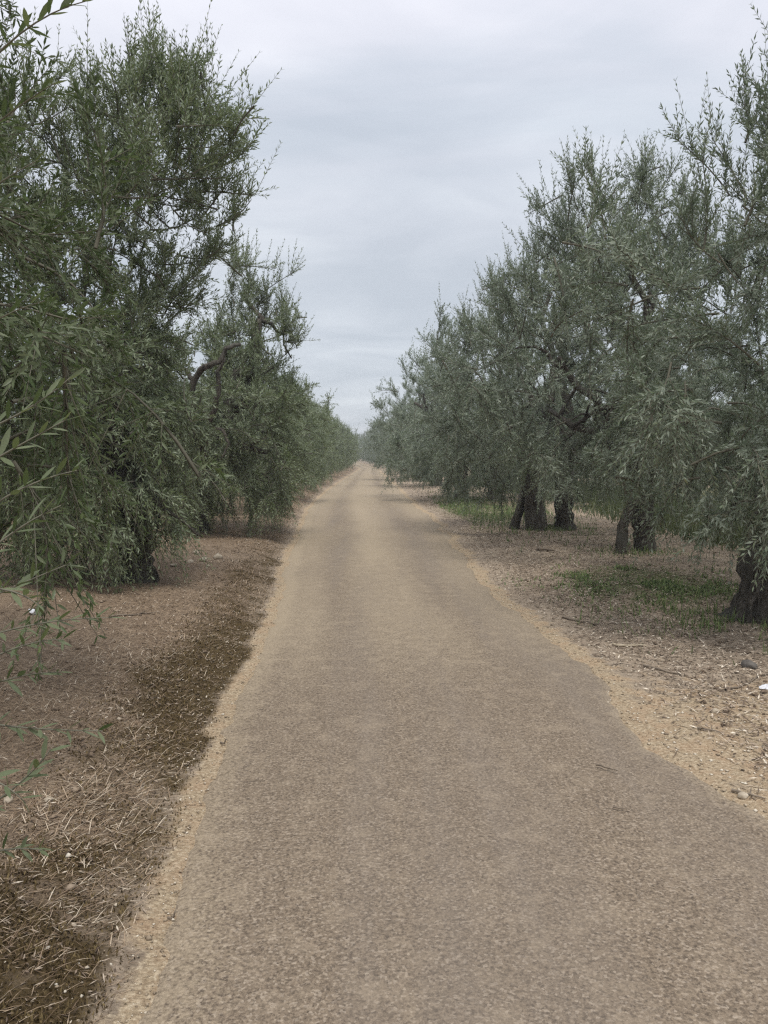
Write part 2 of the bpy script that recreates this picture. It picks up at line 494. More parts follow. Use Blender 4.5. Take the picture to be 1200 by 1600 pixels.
# the road: one sheet between its two worn edges
ry = np.concatenate([np.arange(-12, 1.5, 0.5), np.arange(1.5, 18, 0.05), np.arange(18, 60, 0.3), np.arange(60, 300, 3.0), np.arange(300, 500, 20)])
u = np.concatenate([[0, .015, .04], np.linspace(.08, .92, 16), [.96, .985, 1]])
U, YY = np.meshgrid(u, ry)
l_, r_ = xl(YY), xr(YY)
XX = l_ + (r_ - l_) * U
ZZ = 0.006 + 0.022 * (1 - (2 * U - 1) ** 2) + (vnoise(XX, YY, 0.9, 20) - .5) * 0.012
edge_d = np.minimum(U, 1 - U) * (r_ - l_)
ZZ = np.where(edge_d < 0.02, ZZ - 0.012, ZZ)
nx, ny = len(u), len(ry)
i = np.arange((ny - 1) * nx).reshape(ny - 1, nx)[:, :-1].ravel()
mb = MB(); mb.add(np.stack([XX.ravel(), YY.ravel(), ZZ.ravel()], 1), np.stack([i, i + 1, i + 1 + nx, i + nx], 1))
me = mb.mesh("road", M['road'], True)
dl_, dr_ = U * (r_ - l_), (1 - U) * (r_ - l_)
cen = np.exp(-((U - 0.47) / 0.15) ** 2) * sstep(5, 13, YY) * 0.85
track = (np.exp(-((U - .27) / .09) ** 2) + np.exp(-((U - .74) / .10) ** 2)) * (.5 + .7 * vnoise(XX, YY, 2.5, 61))
dust = np.maximum.reduce([(1 - sstep(0.0, 0.42, dl_)) * (0.55 + 0.5 * sstep(4, 10, YY)), (1 - sstep(0.0, 0.22, dr_)) * 0.6, cen, (sstep(2.4, 8, YY) * .62 + sstep(14, 34, YY) * 0.25) * (1 - .42 * track)])
a_ = me.attributes.new("dust", 'FLOAT', 'POINT'); a_.data.foreach_set("value", dust.astype(np.float32).ravel())
tag(link("road", me), "narrow worn asphalt lane dusted with pale sand", kind="structure")

# ---------------------------------------------------------------- olive trees
def tube(mb, pts, rad, sides=8, rng=None, rough=0.0, flute=0.0, a=0.5, cap=True):
    pts = np.asarray(pts, float); rad = np.asarray(rad, float)
    n = len(pts)
    T = nrm(np.gradient(pts, axis=0))
    ref = np.array([1.0, 0.13, 0.05]) if abs(T[0][0]) < 0.8 else np.array([0.1, 1.0, 0.1])
    N_ = nrm(np.cross(T, ref)); B = nrm(np.cross(T, N_))
    th = np.linspace(0, 2 * np.pi, sides, endpoint=False)
    R = np.repeat(rad[:, None], sides, 1)
    if rng is not None and (rough or flute):
        ph = rng.rand(3) * 6.28
        zz = np.linspace(0, 1, n)[:, None]
        R = R * (1 + flute * (0.6 * np.cos(3 * th + ph[0] + 1.3 * zz) + 0.45 * np.cos(5 * th + ph[1] - 1.8 * zz) + .5 * (sides > 20) * np.cos(11 * th + ph[2] + 2.2 * np.sin(3 * zz))) + rough * (rng.rand(n, sides) - .5))
    V = pts[:, None, :] + R[..., None] * (np.cos(th)[None, :, None] * N_[:, None, :] + np.sin(th)[None, :, None] * B[:, None, :])
    i, j = np.meshgrid(np.arange(n - 1), np.arange(sides), indexing='ij')
    j2 = (j + 1) % sides
    Fq = np.stack([i * sides + j, i * sides + j2, (i + 1) * sides + j2, (i + 1) * sides + j], -1).reshape(-1, 4)
    V = V.reshape(-1, 3)
    if cap:
        V = np.concatenate([V, pts[-1:] + T[-1:] * rad[-1] * .5])
        c = len(V) - 1; b0 = (n - 1) * sides
        k = np.arange(sides)
        Fq = np.concatenate([Fq, np.stack([b0 + k, b0 + (k + 1) % sides, np.full(sides, c), np.full(sides, c)], 1)])
    F3 = np.concatenate([Fq[:, [0, 1, 2]], Fq[:, [0, 2, 3]]])
    F3 = F3[(F3[:, 0] != F3[:, 1]) & (F3[:, 1] != F3[:, 2]) & (F3[:, 0] != F3[:, 2])]
    mb.add(V, F3, a)

def bez(p0, p1, p2, n):
    t = np.linspace(0, 1, n)[:, None]
    return (1 - t) ** 2 * p0 + 2 * t * (1 - t) * p1 + t * t * p2

# leaf outlines: along, across, lift
LEAF_LO = (np.array([[0, 0, 0], [.45, .5, .12], [1, 0, 0], [.45, -.5, .12]]), np.array([[0, 1, 2], [0, 2, 3]]))
LEAF_MED = (np.array([[0, 0, 0], [.33, .46, .12], [.74, .36, .10], [1, 0, 0], [.74, -.36, .10], [.33, -.46, .12]]), np.array([[0, 1, 2], [0, 2, 3], [0, 3, 4], [0, 4, 5]]))
LEAF_HI = (np.array([[0, 0, 0], [.22, .36, .10], [.52, .5, .12], [.80, .30, .08], [1, 0, -.05], [.80, -.30, .08], [.52, -.5, .12], [.22, -.36, .10], [.5, 0, 0]]),
           np.array([[8, 0, 1], [8, 1, 2], [8, 2, 3], [8, 3, 4], [8, 4, 5], [8, 5, 6], [8, 6, 7], [8, 7, 0]]))

def leaves(mb, P, D, Nn, Ln, Wd, rnd, outline):
    o, f = outline
    S = nrm(np.cross(Nn, D))
    V = P[:, None, :] + o[None, :, 0:1] * Ln[:, None, None] * D[:, None, :] + o[None, :, 1:2] * Wd[:, None, None] * S[:, None, :] + o[None, :, 2:3] * Wd[:, None, None] * Nn[:, None, :]
    k = len(o)
    F = (np.arange(len(P)) * k)[:, None, None] + f[None]
    mb.add(V.reshape(-1, 3), F.reshape(-1, 3), np.repeat(rnd, k))

def shoots(rng, mbl, mbt, P, D, Ln, droop, K, leaf_len, outline, keep=0.92, wratio=0.21, flush=0.0):
    """many leafy shoots: opposite pairs of narrow leaves along curved stems"""
    S = len(P)
    D = nrm(D)
    t = (np.arange(K)[None, :] + 0.6 + (rng.rand(S, K) - .5) * .4) / K
    g = np.array([0, 0, -1.0])
    pos = P[:, None, :] + D[:, None, :] * (Ln[:, None] * t)[..., None] + g * (droop[:, None] * Ln[:, None] * t * t)[..., None]
    T = nrm(D[:, None, :] + g * (2 * droop[:, None] * t)[..., None])
    ref = nrm(rng.randn(S, 3))[:, None, :]
    N1 = nrm(np.cross(T, ref)); B1 = np.cross(T, N1)
    phi = (np.arange(K) * np.pi / 2)[None, :] + rng.rand(S, 1) * 6.28 + (rng.rand(S, K) - .5) * .9
    srnd = rng.rand(S)
    sflush = rng.rand(S) < flush
    for sgn in (1, -1):
        ang = np.radians(52 - 22 * t + (rng.rand(S, K) - .5) * 36)
        side = sgn * (np.cos(phi)[..., None] * N1 + np.sin(phi)[..., None] * B1)
        d = T * np.cos(ang)[..., None] + side * np.sin(ang)[..., None]
        nn = nrm(T - d * (T * d).sum(-1, keepdims=True) + 0.45 * rng.randn(S, K, 3) + np.array([0, 0, .35]))
        nn = nrm(nn - d * (nn * d).sum(-1, keepdims=True))
        ll = leaf_len * (0.72 + 0.5 * rng.rand(S, K)) * (1 - 0.38 * t ** 3)
        kp = rng.rand(S, K) < keep
        r = np.clip(0.55 * srnd[:, None] + 0.45 * rng.rand(S, K), 0, 1) * 0.88 + 0.12 * sflush[:, None]
        leaves(mbl, pos[kp], d[kp], nn[kp], ll[kp], ll[kp] * wratio * (0.85 + .3 * rng.rand(kp.sum())), r[kp], outline)
    # the stems
    if mbt is not None:
        tt = np.array([0, 1.0])
        c = P[:, None, :] + D[:, None, :] * (Ln[:, None] * tt)[..., None] + g * (droop[:, None] * Ln[:, None] * tt * tt)[..., None]
        a1 = nrm(np.cross(D, np.array([0.3, 0.9, 0.2]))); a2 = np.cross(D, a1)
        th = np.array([0, 2.094, 4.189])
        rr = np.array([.0034, .0012])
        V = c[:, :, None, :] + rr[None, :, None, None] * (np.cos(th)[None, None, :, None] * a1[:, None, None, :] + np.sin(th)[None, None, :, None] * a2[:, None, None, :])
        f = []
        for i in range(1):
            for j in range(3):
                j2 = (j + 1) % 3
                f += [[i * 3 + j, i * 3 + j2, i * 3 + 3 + j2], [i * 3 + j, i * 3 + 3 + j2, i * 3 + 3 + j]]
        F = (np.arange(S) * 6)[:, None, None] + np.array(f)[None]
        mbt.add(V.reshape(-1, 3), F.reshape(-1, 3), np.repeat(srnd, 6))

def auto_lobes(rng, h, r, low, lean=(0, 0), n=6):
    L = []
    a0 = rng.rand() * 6.28
    for k in range(n):
        a = a0 + k * 6.283 / n + (rng.rand() - .5) * .5
        rr = r * (0.46 + .16 * rng.rand())
        z = h * (0.50 + 0.16 * (rng.rand() - .5))
        L.append((lean[0] + rr * math.cos(a), lean[1] + rr * math.sin(a), z, r * .62, r * .62, h * .25))
    for k in range(n):                       # drooping skirt
        a = a0 + .5 + k * 6.283 / n + (rng.rand() - .5) * .6
        rr = r * (0.60 + .1 * rng.rand())
        zz = low + .85 + rng.rand() * .35
        L.append((lean[0] + rr * math.cos(a), lean[1] + rr * math.sin(a), zz, r * .46, r * .46, zz - low + .25))
    for k in range(3):                       # crown top
        a = rng.rand() * 6.28
        rr = r * .32 * rng.rand()
        L.append((lean[0] + rr * math.cos(a), lean[1] + rr * math.sin(a), h * (.72 + .06 * rng.rand()), r * .52, r * .52, h * .19))
    return L

def make_crown(seed, lobes, n_cl, per, K, leaf_len, outline, mat, h, low, hang=0.0, leader=0.25, flush=0.02, bias=None, stems=True, extra=None):
    rng = np.random.RandomState(seed)
    lo = np.array(lobes)
    c, R = lo[:, :3], lo[:, 3:6]
    wgt = (R[:, 0] * R[:, 1] + R[:, 0] * R[:, 2] * 2) ** 0.9
    cand = n_cl * 3
    k = rng.choice(len(lo), cand, p=wgt / wgt.sum())
    d = nrm(rng.randn(cand, 3) * np.array([1, 1, .95]) + np.array([0, 0, .12]))
    rel = np.where(rng.rand(cand, 1) < .16, .35 + .4 * rng.rand(cand, 1), 0.74 + .38 * rng.rand(cand, 1))
    tip = c[k] + d * R[k] * rel
    # keep the tips that reach out of the other lobes
    inn = np.zeros(cand)
    for q in range(len(lo)):
        e = (((tip - c[q]) / R[q]) ** 2).sum(1)
        inn = np.maximum(inn, np.where(k == q, 0, 1 - e))
    ok = (inn < 0.42) & (tip[:, 2] > low)
    idx = np.nonzero(ok)[0][:n_cl]
    k, d, tip = k[idx], d[idx], tip[idx]
    n = len(idx)
    zr = sstep(low, h * .78, tip[:, 2])
    base = tip - nrm(d * .8 + rng.randn(n, 3) * .55 + np.stack([0 * zr, 0 * zr, zr * .45 - .45 * (1 - zr)], 1)) * (.45 + .3 * rng.rand(n, 1))
    mid = (base + tip) / 2 + nrm(rng.randn(n, 3)) * 0.10 + np.array([0, 0, 1.0]) * ((0.26 - .34 * zr) * .5)[:, None]
    mbl, mbt = MB(), MB()
    for q in range(n):
        tube(mbt, bez(base[q], mid[q], tip[q], 5), np.linspace(.011, .004, 5), 4, a=rng.rand() * .5, cap=False)
    # shoots along every branchlet
    S = n * per
    b = np.repeat(np.arange(n), per)
    t = 1.02 * rng.rand(S) ** .8
    tt = t[:, None]
    P = (1 - tt) ** 2 * base[b] + 2 * tt * (1 - tt) * mid[b] + tt * tt * tip[b]
    T = nrm((mid[b] - base[b]) * (1 - tt) + (tip[b] - mid[b]) * tt)
    zb = zr[b]
    up = -0.15 - hang * .9 + (1.0 + hang * .9) * zb
    D = T * 0.55 + nrm(rng.randn(S, 3)) * 0.62
    D[:, 2] += up * .62
    if bias is not None:
        D += np.array(bias) * (1 - .6 * zb)[:, None]
    Ln = 0.20 + 0.24 * rng.rand(S)
    lead = rng.rand(S) < leader * .8 * zb ** 2
    Ln[lead] *= 1.7
    D[lead] = nrm(D[lead]) * .55 + np.array([0, 0, .9]) + .25 * rng.randn(lead.sum(), 3)
    droop = (0.26 + hang * .75) * (1 - zb) * (0.4 + rng.rand(S)) + 0.04
    shoots(rng, mbl, mbt if stems else None, P, D, Ln, droop, K, leaf_len, outline, flush=flush, wratio=.25)
    if extra is not None:
        extra(rng, mbl, mbt)
    return mbl.mesh("crown", mat), mbt.mesh("twigs", M['twig'])

def make_trunk(seed, r0, hgt, lean=(0, 0), sides=30):
    rng = np.random.RandomState(seed)
    n = 26
    z = np.linspace(0, 1, n)
    wob = np.cumsum(rng.randn(n, 2) * .011, 0)
    pts = np.stack([lean[0] * z ** 1.3 + wob[:, 0], lean[1] * z ** 1.3 + wob[:, 1], -0.10 + z * (hgt + .1)], 1)
    rad = r0 * (0.80 + 0.42 * np.exp(-z * 11) +   .05 * np.sin(z * 9 + rng.rand() * 6) + .045 * rng.randn(n) + .12 * sstep(.8, 1, z))
    mb = MB()
    tube(mb, pts, rad, sides, rng, 0.16, 0.15)
    for k in range(rng.randint(4, 7)):          # burrs and root buttresses
        a = rng.rand() * 6.28; q = .22 + rng.rand() * .6
        i = int(q * (n - 1))
        p = pts[i] + np.array([math.cos(a), math.sin(a), 0]) * rad[i] * .66
        tube(mb, np.stack([p + np.array([0, 0, -.16]), p + np.array([math.cos(a), math.sin(a), .1]) * .03, p + np.array([-math.cos(a) * .03, -math.sin(a) * .03, .22])]), np.array([.10, .34, .10]) * r0, 8, rng, .3)
    return mb.mesh("trunk", M['bark'], True), pts[-1]

def make_limb(rng, p0, p1, r0, r1, n=9, kink=.12):
    t = np.linspace(0, 1, n)[:, None]
    mid = (p0 + p1) / 2 + np.array([0, 0, .25]) + rng.randn(3) * .15
    pts = bez(p0, mid, p1, n)
    w = rng.randn(n, 3) * kink * np.linalg.norm(p1 - p0) * .28
    w[0] = 0
    pts = pts + w
    mb = MB()
    tube(mb, pts, r0 + (r1 - r0) * t[:, 0] ** .8 * (1 + .0 * t[:, 0]), 9, rng, .22, .06)
    return mb, pts

def make_limbs(seed, top, lobes, r0, count=5):
    rng = np.random.RandomState(seed)
    out = []
    targ = [np.array(l[:3]) for l in lobes]
    rng.shuffle(targ)
    for k in range(count):
        e = targ[k % len(targ)] + rng.randn(3) * .1
        mb, pts = make_limb(rng, top + np.array([0, 0, -.10]), e, r0 * (.50 + .16 * rng.rand()), .035)
        for j in range(4):                      # forks
            i = rng.randint(3, len(pts) - 1)
            q = pts[i] + nrm(rng.randn(3) + np.array([0, 0, .4])) * (0.5 + .5 * rng.rand())
            f, _ = make_limb(rng, pts[i], q, .042, .012, 6, .2)
            for V, F, A in zip(f.V, f.F, f.A):
                mb.add(V, F, A)
        out.append(mb.mesh("limb", M['bark'], True))
    return out

ORD = ["first", "second", "third", "fourth", "fifth", "sixth", "seventh", "eighth", "ninth", "tenth", "eleventh", "twelfth"]
GR, GL = "olive trees along the right side of the road", "olive trees along the left side of the road"

def assemble(loc, rz, trunks, limbs, crown, twigs, label, group, scale=1.0):
    x, y = loc
    t = empty("olive_tree", (x, y, float(ground_h(x, y)) - .02), rz)
    t.scale = (scale, scale, scale)
    for me_ in trunks: link("trunk", me_, t)
    for me_ in limbs: link("limb", me_, t)
    c = link("crown", crown, t); c["kind"] = "stuff"
    if twigs is not None:
        w = link("twigs", twigs, t); w["kind"] = "stuff"
    tag(t, label, "tree", group)
    return t

def near_tree(px, seed, h, r, low, label, group, mat, trunk_r, trunk_h, lobes=None, lean=(0, 0), n_cl=310, per=18, K=12, leaf_len=.068, outline=LEAF_LO, hang=.3, leader=.25, flush=.02, stems=(), bias=None, limb_n=5, world=None, extra=None):
    b = gp(*px)[:2] if world is None else np.array(world)
    rng = np.random.RandomState(seed)
    lobes = lobes or auto_lobes(rng, h, r, low, lean)
    tr, top = make_trunk(seed, trunk_r, trunk_h, (lean[0] * .25, lean[1] * .25))
    trunks = [tr]
    for (dx, dy, lx, ly, r_, hh, sd_) in stems:
        mb = MB()
        rg = np.random.RandomState(sd_)
        n = 12; z = np.linspace(0, 1, n)
        pts = np.stack([dx + lx * z + np.cumsum(rg.randn(n) * .012), dy + ly * z + np.cumsum(rg.randn(n) * .012), -.1 + z * (hh + .1)], 1)
        tube(mb, pts, r_ * (1 + .3 * np.exp(-z * 6) + .06 * rg.randn(n)), 12, rg, .2, .12)
        trunks.append(mb.mesh("trunk", M['bark'], True))
    limbs = make_limbs(seed + 7, top, lobes, trunk_r, limb_n)
    cr_, tw = make_crown(seed + 1, lobes, n_cl, per, K, leaf_len, outline, mat, h, low, hang, leader, flush, bias, extra=extra)
    return assemble(b, 0, trunks, limbs, cr_, tw, label, group)

# ---- right row, nearest first
near_tree((1192, 974), 11, 5.9, 2.35, .75, "nearest olive tree on the right with thick dark trunk at the picture edge", GR, M['leaf_grey'], .33, 1.5,
          lean=(1.0, .0), hang=.2, leader=.45, flush=.08, n_cl=370, stems=((.36, -.05, .10, 0, .24, 1.5, 5),))
near_tree((1008, 868), 23, 6.15, 2.35, 1.0, "olive tree with a second slanting stem beside its trunk, right of the road", GR, M['leaf_grey'], .18, 1.4,
          lean=(-.2, 0), hang=.1, leader=.5, n_cl=320, stems=((-.50, -.25, .30, .05, .075, 1.35, 8),))
near_tree((884, 830), 31, 6.1, 2.45, .65, "olive tree with several broad stems rising together on the right", GR, M['leaf_grey'], .23, 1.4,
          lean=(-.2, 0), hang=.1, leader=.4, n_cl=320, stems=((-.62, -.1, -.05, 0, .2, 1.4, 3), (-1.05, .3, .42, 0, .085, 1.3, 4)))
# ---- left row
near_tree((215, 932), 41, 5.7, 1.85, .12, "left olive tree whose drooping boughs hide its trunk near the rubble", GL, M['leaf_green'], .24, 1.3,
          lobes=[(.20, 0, 5.0, .90, .9, .75), (.35, -.2, 4.4, 1.0, 1.0, .80), (.05, .3, 3.6, .95, 1.0, .75), (-.9, 0, 4.5, 1.0, 1.1, 1.1), (-1.0, .3, 3.0, 1.0, 1.1, 1.1), (-.30, -.5, 2.5, .85, .9, .8), (-.5, .6, 2.0, .85, .9, 1.0),
                 (-.05, -.3, 1.25, .62, .7, 1.05), (.15, .2, 1.9, .60, .7, .9), (-1.1, -.3, 1.4, .85, .8, 1.05), (-1.8, 0, 3.6, .9, 1.0, 1.2), (-.4, -.1, 3.2, .95, .9, .9), (-.5, -.4, .95, .6, .6, .8), (.1, -.4, .75, .55, .6, .65), (-1.0, .1, .8, .8, .7, .75)],
          hang=.55, leader=.35, n_cl=430, per=17, bias=(.16, -.1, 0), flush=.04)
L3W = gp(305, 846)[:2]
tree3 = near_tree((305, 846), 53, 5.6, 1.9, .06, "left olive tree showing bare twisted dark limbs and a narrow upright top", GL, M['leaf_green'], .25, 1.3,
          lobes=[(.5, .2, 1.2, 1.0, 1.1, 1.0), (1.0, -.1, 2.0, .95, 1.1, 1.2), (.9, .9, 2.4, 1.0, 1.0, 1.2), (-.3, .9, 1.6, 1.0, 1.0, 1.1), (1.05, .5, 3.3, .9, .9, .95), (1.15, .5, 4.2, .66, .7, .95), (-1.3, .6, 2.8, .9, .9, 1.0), (-1.2, .2, 1.4, .9, .9, 1.0), (1.2, 1.2, 1.2, .7, .7, .9), (1.15, -.4, 1.0, .8, .8, .9), (.2, -.6, .95, .8, .7, .85)],
          hang=.6, leader=.5, n_cl=360, bias=(.18, -.05, .1))
# its bare twisted limbs in the gap between the crowns
B3 = np.array([L3W[0], L3W[1], float(ground_h(*L3W)) - .02])
for path, r0_, sd_ in (([(312, 800, 14.2), (318, 720, 13.6), (306, 675, 13.0), (300, 630, 12.8), (303, 592, 12.7), (322, 572, 12.6), (345, 566, 12.6), (352, 545, 12.6), (375, 538, 12.7)], .075, 1),
                       ([(318, 725, 13.6), (322, 672, 13.0), (336, 640, 12.8), (342, 612, 12.7), (340, 585, 12.7), (352, 560, 12.8)], .06, 2),
                       ([(302, 594, 12.7), (290, 578, 12.7), (276, 572, 12.8), (262, 560, 13.0)], .04, 3),
                       ([(320, 680, 13.0), (345, 668, 12.8), (356, 690, 12.7), (350, 715, 12.7)], .035, 4)):
    pp = np.array([at(*q_) for q_ in path])
    tq = np.linspace(0, len(pp) - 1, len(pp) * 3)
    fine = np.stack([np.interp(tq, np.arange(len(pp)), pp[:, k_]) for k_ in range(3)], 1)
    rg = np.random.RandomState(sd_)
    fine += rg.randn(*fine.shape) * .012
    mb = MB(); tube(mb, fine - B3, np.linspace(r0_, r0_ * .4, len(fine)), 9, rg, .3, .08)
    mb.build("limb", M['bark'], tree3, True)

# ---- generic trees shared by the far copies
def proto(seed, h, r, low, mat, n_cl=210, per=14, K=10, leaf=.095):
    rng = np.random.RandomState(seed)
    lobes = auto_lobes(rng, h, r, low)
    tr, top = make_trunk(seed, .27, 1.3)
    limbs = make_limbs(seed + 7, top, lobes, .27, 4)
    cr_, tw = make_crown(seed + 1, lobes, n_cl, per, K, leaf, LEAF_LO, mat, h, low, .3, .35, .02, stems=False)
    return tr, limbs, cr_, tw
PR = [proto(101, 5.9, 2.45, .3, M['leaf_grey']), proto(112, 6.1, 2.55, .25, M['leaf_grey'])]
PL = [proto(134, 4.5, 2.35, .1, M['leaf_green']), proto(145, 4.7, 2.4, .08, M['leaf_green'])]
prng = np.random.RandomState(77)

def far_tree(P, x, y, label, group, s=1.0, parts=True):
    tr, limbs, cr_, tw = P
    return assemble((x, y), prng.rand() * 6.28, [tr], limbs if parts else [], cr_, tw if parts else None, label, group, s)

def on_row(y, Y, X):
    return float(np.interp(y, Y, X))

right_pts = [tuple(gp(765, 786)[:2]), tuple(gp(714, 781)[:2]), tuple(gp(677, 761)[:2]), tuple(gp(652, 751)[:2])]
for q, (x, y) in enumerate(right_pts):
    far_tree(PR[q % 2], x + .15, y, f"{ORD[q + 3]} olive tree from the camera in the row right of the road", GR, 1.04)
ya = right_pts[-1][1]
q = 7; y = ya + 6.0
while y < 190:
    x = float(xr(y)) + 2.6 + (prng.rand() - .5) * .5
    lab = f"{ORD[q]} olive tree from the camera in the row right of the road" if q < 12 else "distant olive tree merging into the far end of the right row"
    far_tree(PR[q % 2], x, y, lab, GR if q < 12 else "far end of the right row of olive trees", .9 + .12 * prng.rand(), y < 90)
    q += 1; y += 6.2 + prng.rand() * 1.2
LRY, LRX = [14, 20, 26, 33, 40, 50, 100, 160, 260], [-4.0, -4.2, -4.5, -4.8, -4.9, -4.9, -5.7, -12.0, -32]
q = 3; y = 19.5
while y < 190:
    x = on_row(y, LRY, LRX) + (prng.rand() - .5) * .4
    lab = f"{ORD[q]} olive tree from the camera in the row left of the road" if q < 12 else "distant olive tree merging into the far end of the left row"
    far_tree(PL[q % 2], x, y, lab, GL if q < 12 else "far end of the left row of olive trees", .95 + .12 * prng.rand(), y < 90)
    q += 1; y += 5.4 + prng.rand() * 1.0
# rows behind, seen between the trunks
for y in np.arange(10, 75, 6.3):
    far_tree(PR[int(y) % 2], 8.9 + (prng.rand() - .5), y + prng.rand(), "olive tree of the second row glimpsed behind the right-hand trunks", "second row of olive trees on the right", .95, True)
for y in np.arange(16, 80, 7.0):
    far_tree(PR[int(y) % 2], 16.5 + (prng.rand() - .5), y + prng.rand(), "olive tree of the third row deep behind the right-hand trunks", "third row of olive trees on the right", .95, False)
for y in np.arange(7, 60, 6.3):
    far_tree(PL[int(y) % 2], -9.8 + (prng.rand() - .5), y + prng.rand(), "olive tree of the row behind, glimpsed through the left trees", "second row of olive trees on the left", 1.15, False)
# ---- nearest left tree: trunk just outside the frame, boughs hanging into it
LOB1 = [(.55, -.25, 1.5, .95, 1.0, .85), (.35, .5, 2.1, 1.05, 1.0, 1.1), (.35, -.3, 2.7, 1.0, 1.0, 1.0), (.1, -.2, 4.6, 1.0, 1.0, .8),
        (-.9, .2, 2.2, 1.1, 1.1, 1.2), (-.8, -.1, 3.6, 1.2, 1.2, 1.3), (-.2, .8, 3.0, 1.1, 1.1, 1.2), (.5, .7, 1.2, .8, .8, .7)]
L1W = (-2.75, 3.9)
tree1 = near_tree(None, 61, 5.6, 2.0, .75, "nearest olive tree on the left, leafy sprays hanging in at the picture edge", GL, M['leaf_near'], .26, 1.3,
                  lobes=LOB1, hang=.55, leader=.35, n_cl=180, per=13, K=12, leaf_len=.064, outline=LEAF_MED, bias=(.22, -.05, .05), world=L1W, flush=0)
T1 = np.array([L1W[0], L1W[1], float(ground_h(*L1W)) - .02])

# the closest sprays: every leaf its own piece
SPR = [((-60, 150), (133, 2), 1.95), ((-60, 60), (96, -30), 1.9), ((-70, 250), (85, 130), 2.1), ((-60, 330), (60, 250), 2.2),
       ((-70, 560), (70, 470), 2.1), ((-70, 690), (110, 590), 1.9), ((-80, 760), (105, 655), 1.8), ((-80, 850), (120, 735), 1.8), ((-60, 900), (95, 790), 1.7), ((-70, 960), (110, 880), 1.9),
       ((-60, 1010), (175, 965), 2.3), ((-60, 1050), (100, 1000), 2.0), ((-60, 1090), (95, 1050), 2.1), ((-60, 1120), (160, 1142), 1.9), ((-70, 1290), (80, 1170), 1.75), ((-60, 1220), (40, 1255), 1.7), ((-60, 1350), (65, 1328), 1.75), ((-60, 930), (60, 945), 1.6)]
srng = np.random.RandomState(9)
o, f = LEAF_HI
leaf_meshes = []
for k in range(12):
    mb = MB()
    oo = o.copy()
    curl = (srng.rand() - .5) * .5
    V = np.stack([oo[:, 0], oo[:, 1] * (.17 + .07 * srng.rand()), oo[:, 2] * .2 + curl * .35 * oo[:, 0] ** 2], 1)
    mb.add(V, f, .15 + .75 * srng.rand())
    leaf_meshes.append(mb.mesh("leaf", M['leaf_near'], True))
for (a, b, dep) in SPR:
    p0, p2 = at(a[0], a[1], dep + .25 * srng.rand()), at(b[0], b[1], dep)
    p1 = (p0 + p2) / 2 + np.array([0, 0, .03])
    p1 = p1 + srng.randn(3) * np.array([.02, .04, .035])
    pts = bez(p0, p1, p2, 9)
    mb = MB(); tube(mb, pts - T1, np.linspace(.0035, .0012, 9), 5, a=.6)
    hub = T1 + np.array([.15, -.1, np.clip(p0[2] + .25, 1.1, 3.2)])          # the bough that carries the spray
    tube(mb, bez(hub, (hub + p0) / 2 + np.array([0, 0, .18]), p0, 9) - T1, np.linspace(.014, .0035, 9), 6, a=.35)
    sprig = mb.build("spray", M['twig'], tree1, True)
    Ls = np.linalg.norm(p2 - p0)
    n = max(4, int(Ls / .038))
    ph = srng.rand() * 6.28
    for k in range(n):
        t = (k + .7) / n
        P = (1 - t) ** 2 * p0 + 2 * t * (1 - t) * p1 + t * t * p2
        T = nrm(p2 - p0)
        N1 = nrm(np.cross(T, np.array([.2, .3, 1.0]))); B1 = np.cross(T, N1)
        for s in (1, -1):
            phi = ph + k * 1.57 + (srng.rand() - .5) * .8
            an = radians(48 - 20 * t + (srng.rand() - .5) * 30)
            d = nrm(T * math.cos(an) + s * (N1 * math.cos(phi) + B1 * math.sin(phi)) * math.sin(an))
            nn = .5 * T + np.array([0, 0, 1.6]) + srng.randn(3) * .5
            nn = nrm(nn - d * nn.dot(d)); sd_ = np.cross(nn, d)
            ln = .066 * (.75 + .45 * srng.rand()) * (1 - .3 * t ** 3)
            lf = link("leaf", leaf_meshes[srng.randint(12)], sprig)
            mt = Matrix(((d[0], sd_[0], nn[0], 0), (d[1], sd_[1], nn[1], 0), (d[2], sd_[2], nn[2], 0), (0, 0, 0, 1))) @ Matrix.Scale(ln, 4)
            mt.translation = Vector(P - T1)
            lf.matrix_local = mt

# ---------------------------------------------------------------- ground cover (uncountable)
def scatter(rng, n, x0, x1, y0, y1, pw=1.0):
    """denser near the camera"""
    t = rng.rand(n)
    y = y0 * (y1 / y0) ** (t ** pw)
    return x0 + (x1 - x0) * rng.rand(n), y

def blades(mb, rng, x, y, ln, tilt, wd, az, rnd, curve=.3):
    z = ground_h(x, y)
    b = np.stack([x, y, z - .004], 1)
    h = np.stack([np.cos(az), np.sin(az), 0 * az], 1)
    up = np.array([0, 0, 1.0])
    d = h * np.cos(tilt)[:, None] + up * np.sin(tilt)[:, None]
    d2 = nrm(d - up * curve * (np.cos(tilt) * .6)[:, None] + h * curve * .5)
    s = nrm(np.cross(d, up) + 1e-6)
    m = b + d * (ln * .55)[:, None]
    t = m + d2 * (ln * .45)[:, None]
    t[:, 2] = np.maximum(t[:, 2], z + .003)
    w = wd[:, None] * .5
    V = np.stack([b - s * w, b + s * w, m + s * w * .8, m - s * w * .8, t], 1)
    F = (np.arange(len(x)) * 5)[:, None, None] + np.array([[0, 1, 2], [0, 2, 3], [3, 2, 4]])[None]
    mb.add(V.reshape(-1, 3), F.reshape(-1, 3), np.repeat(rnd, 5))

rng = np.random.RandomState(301)
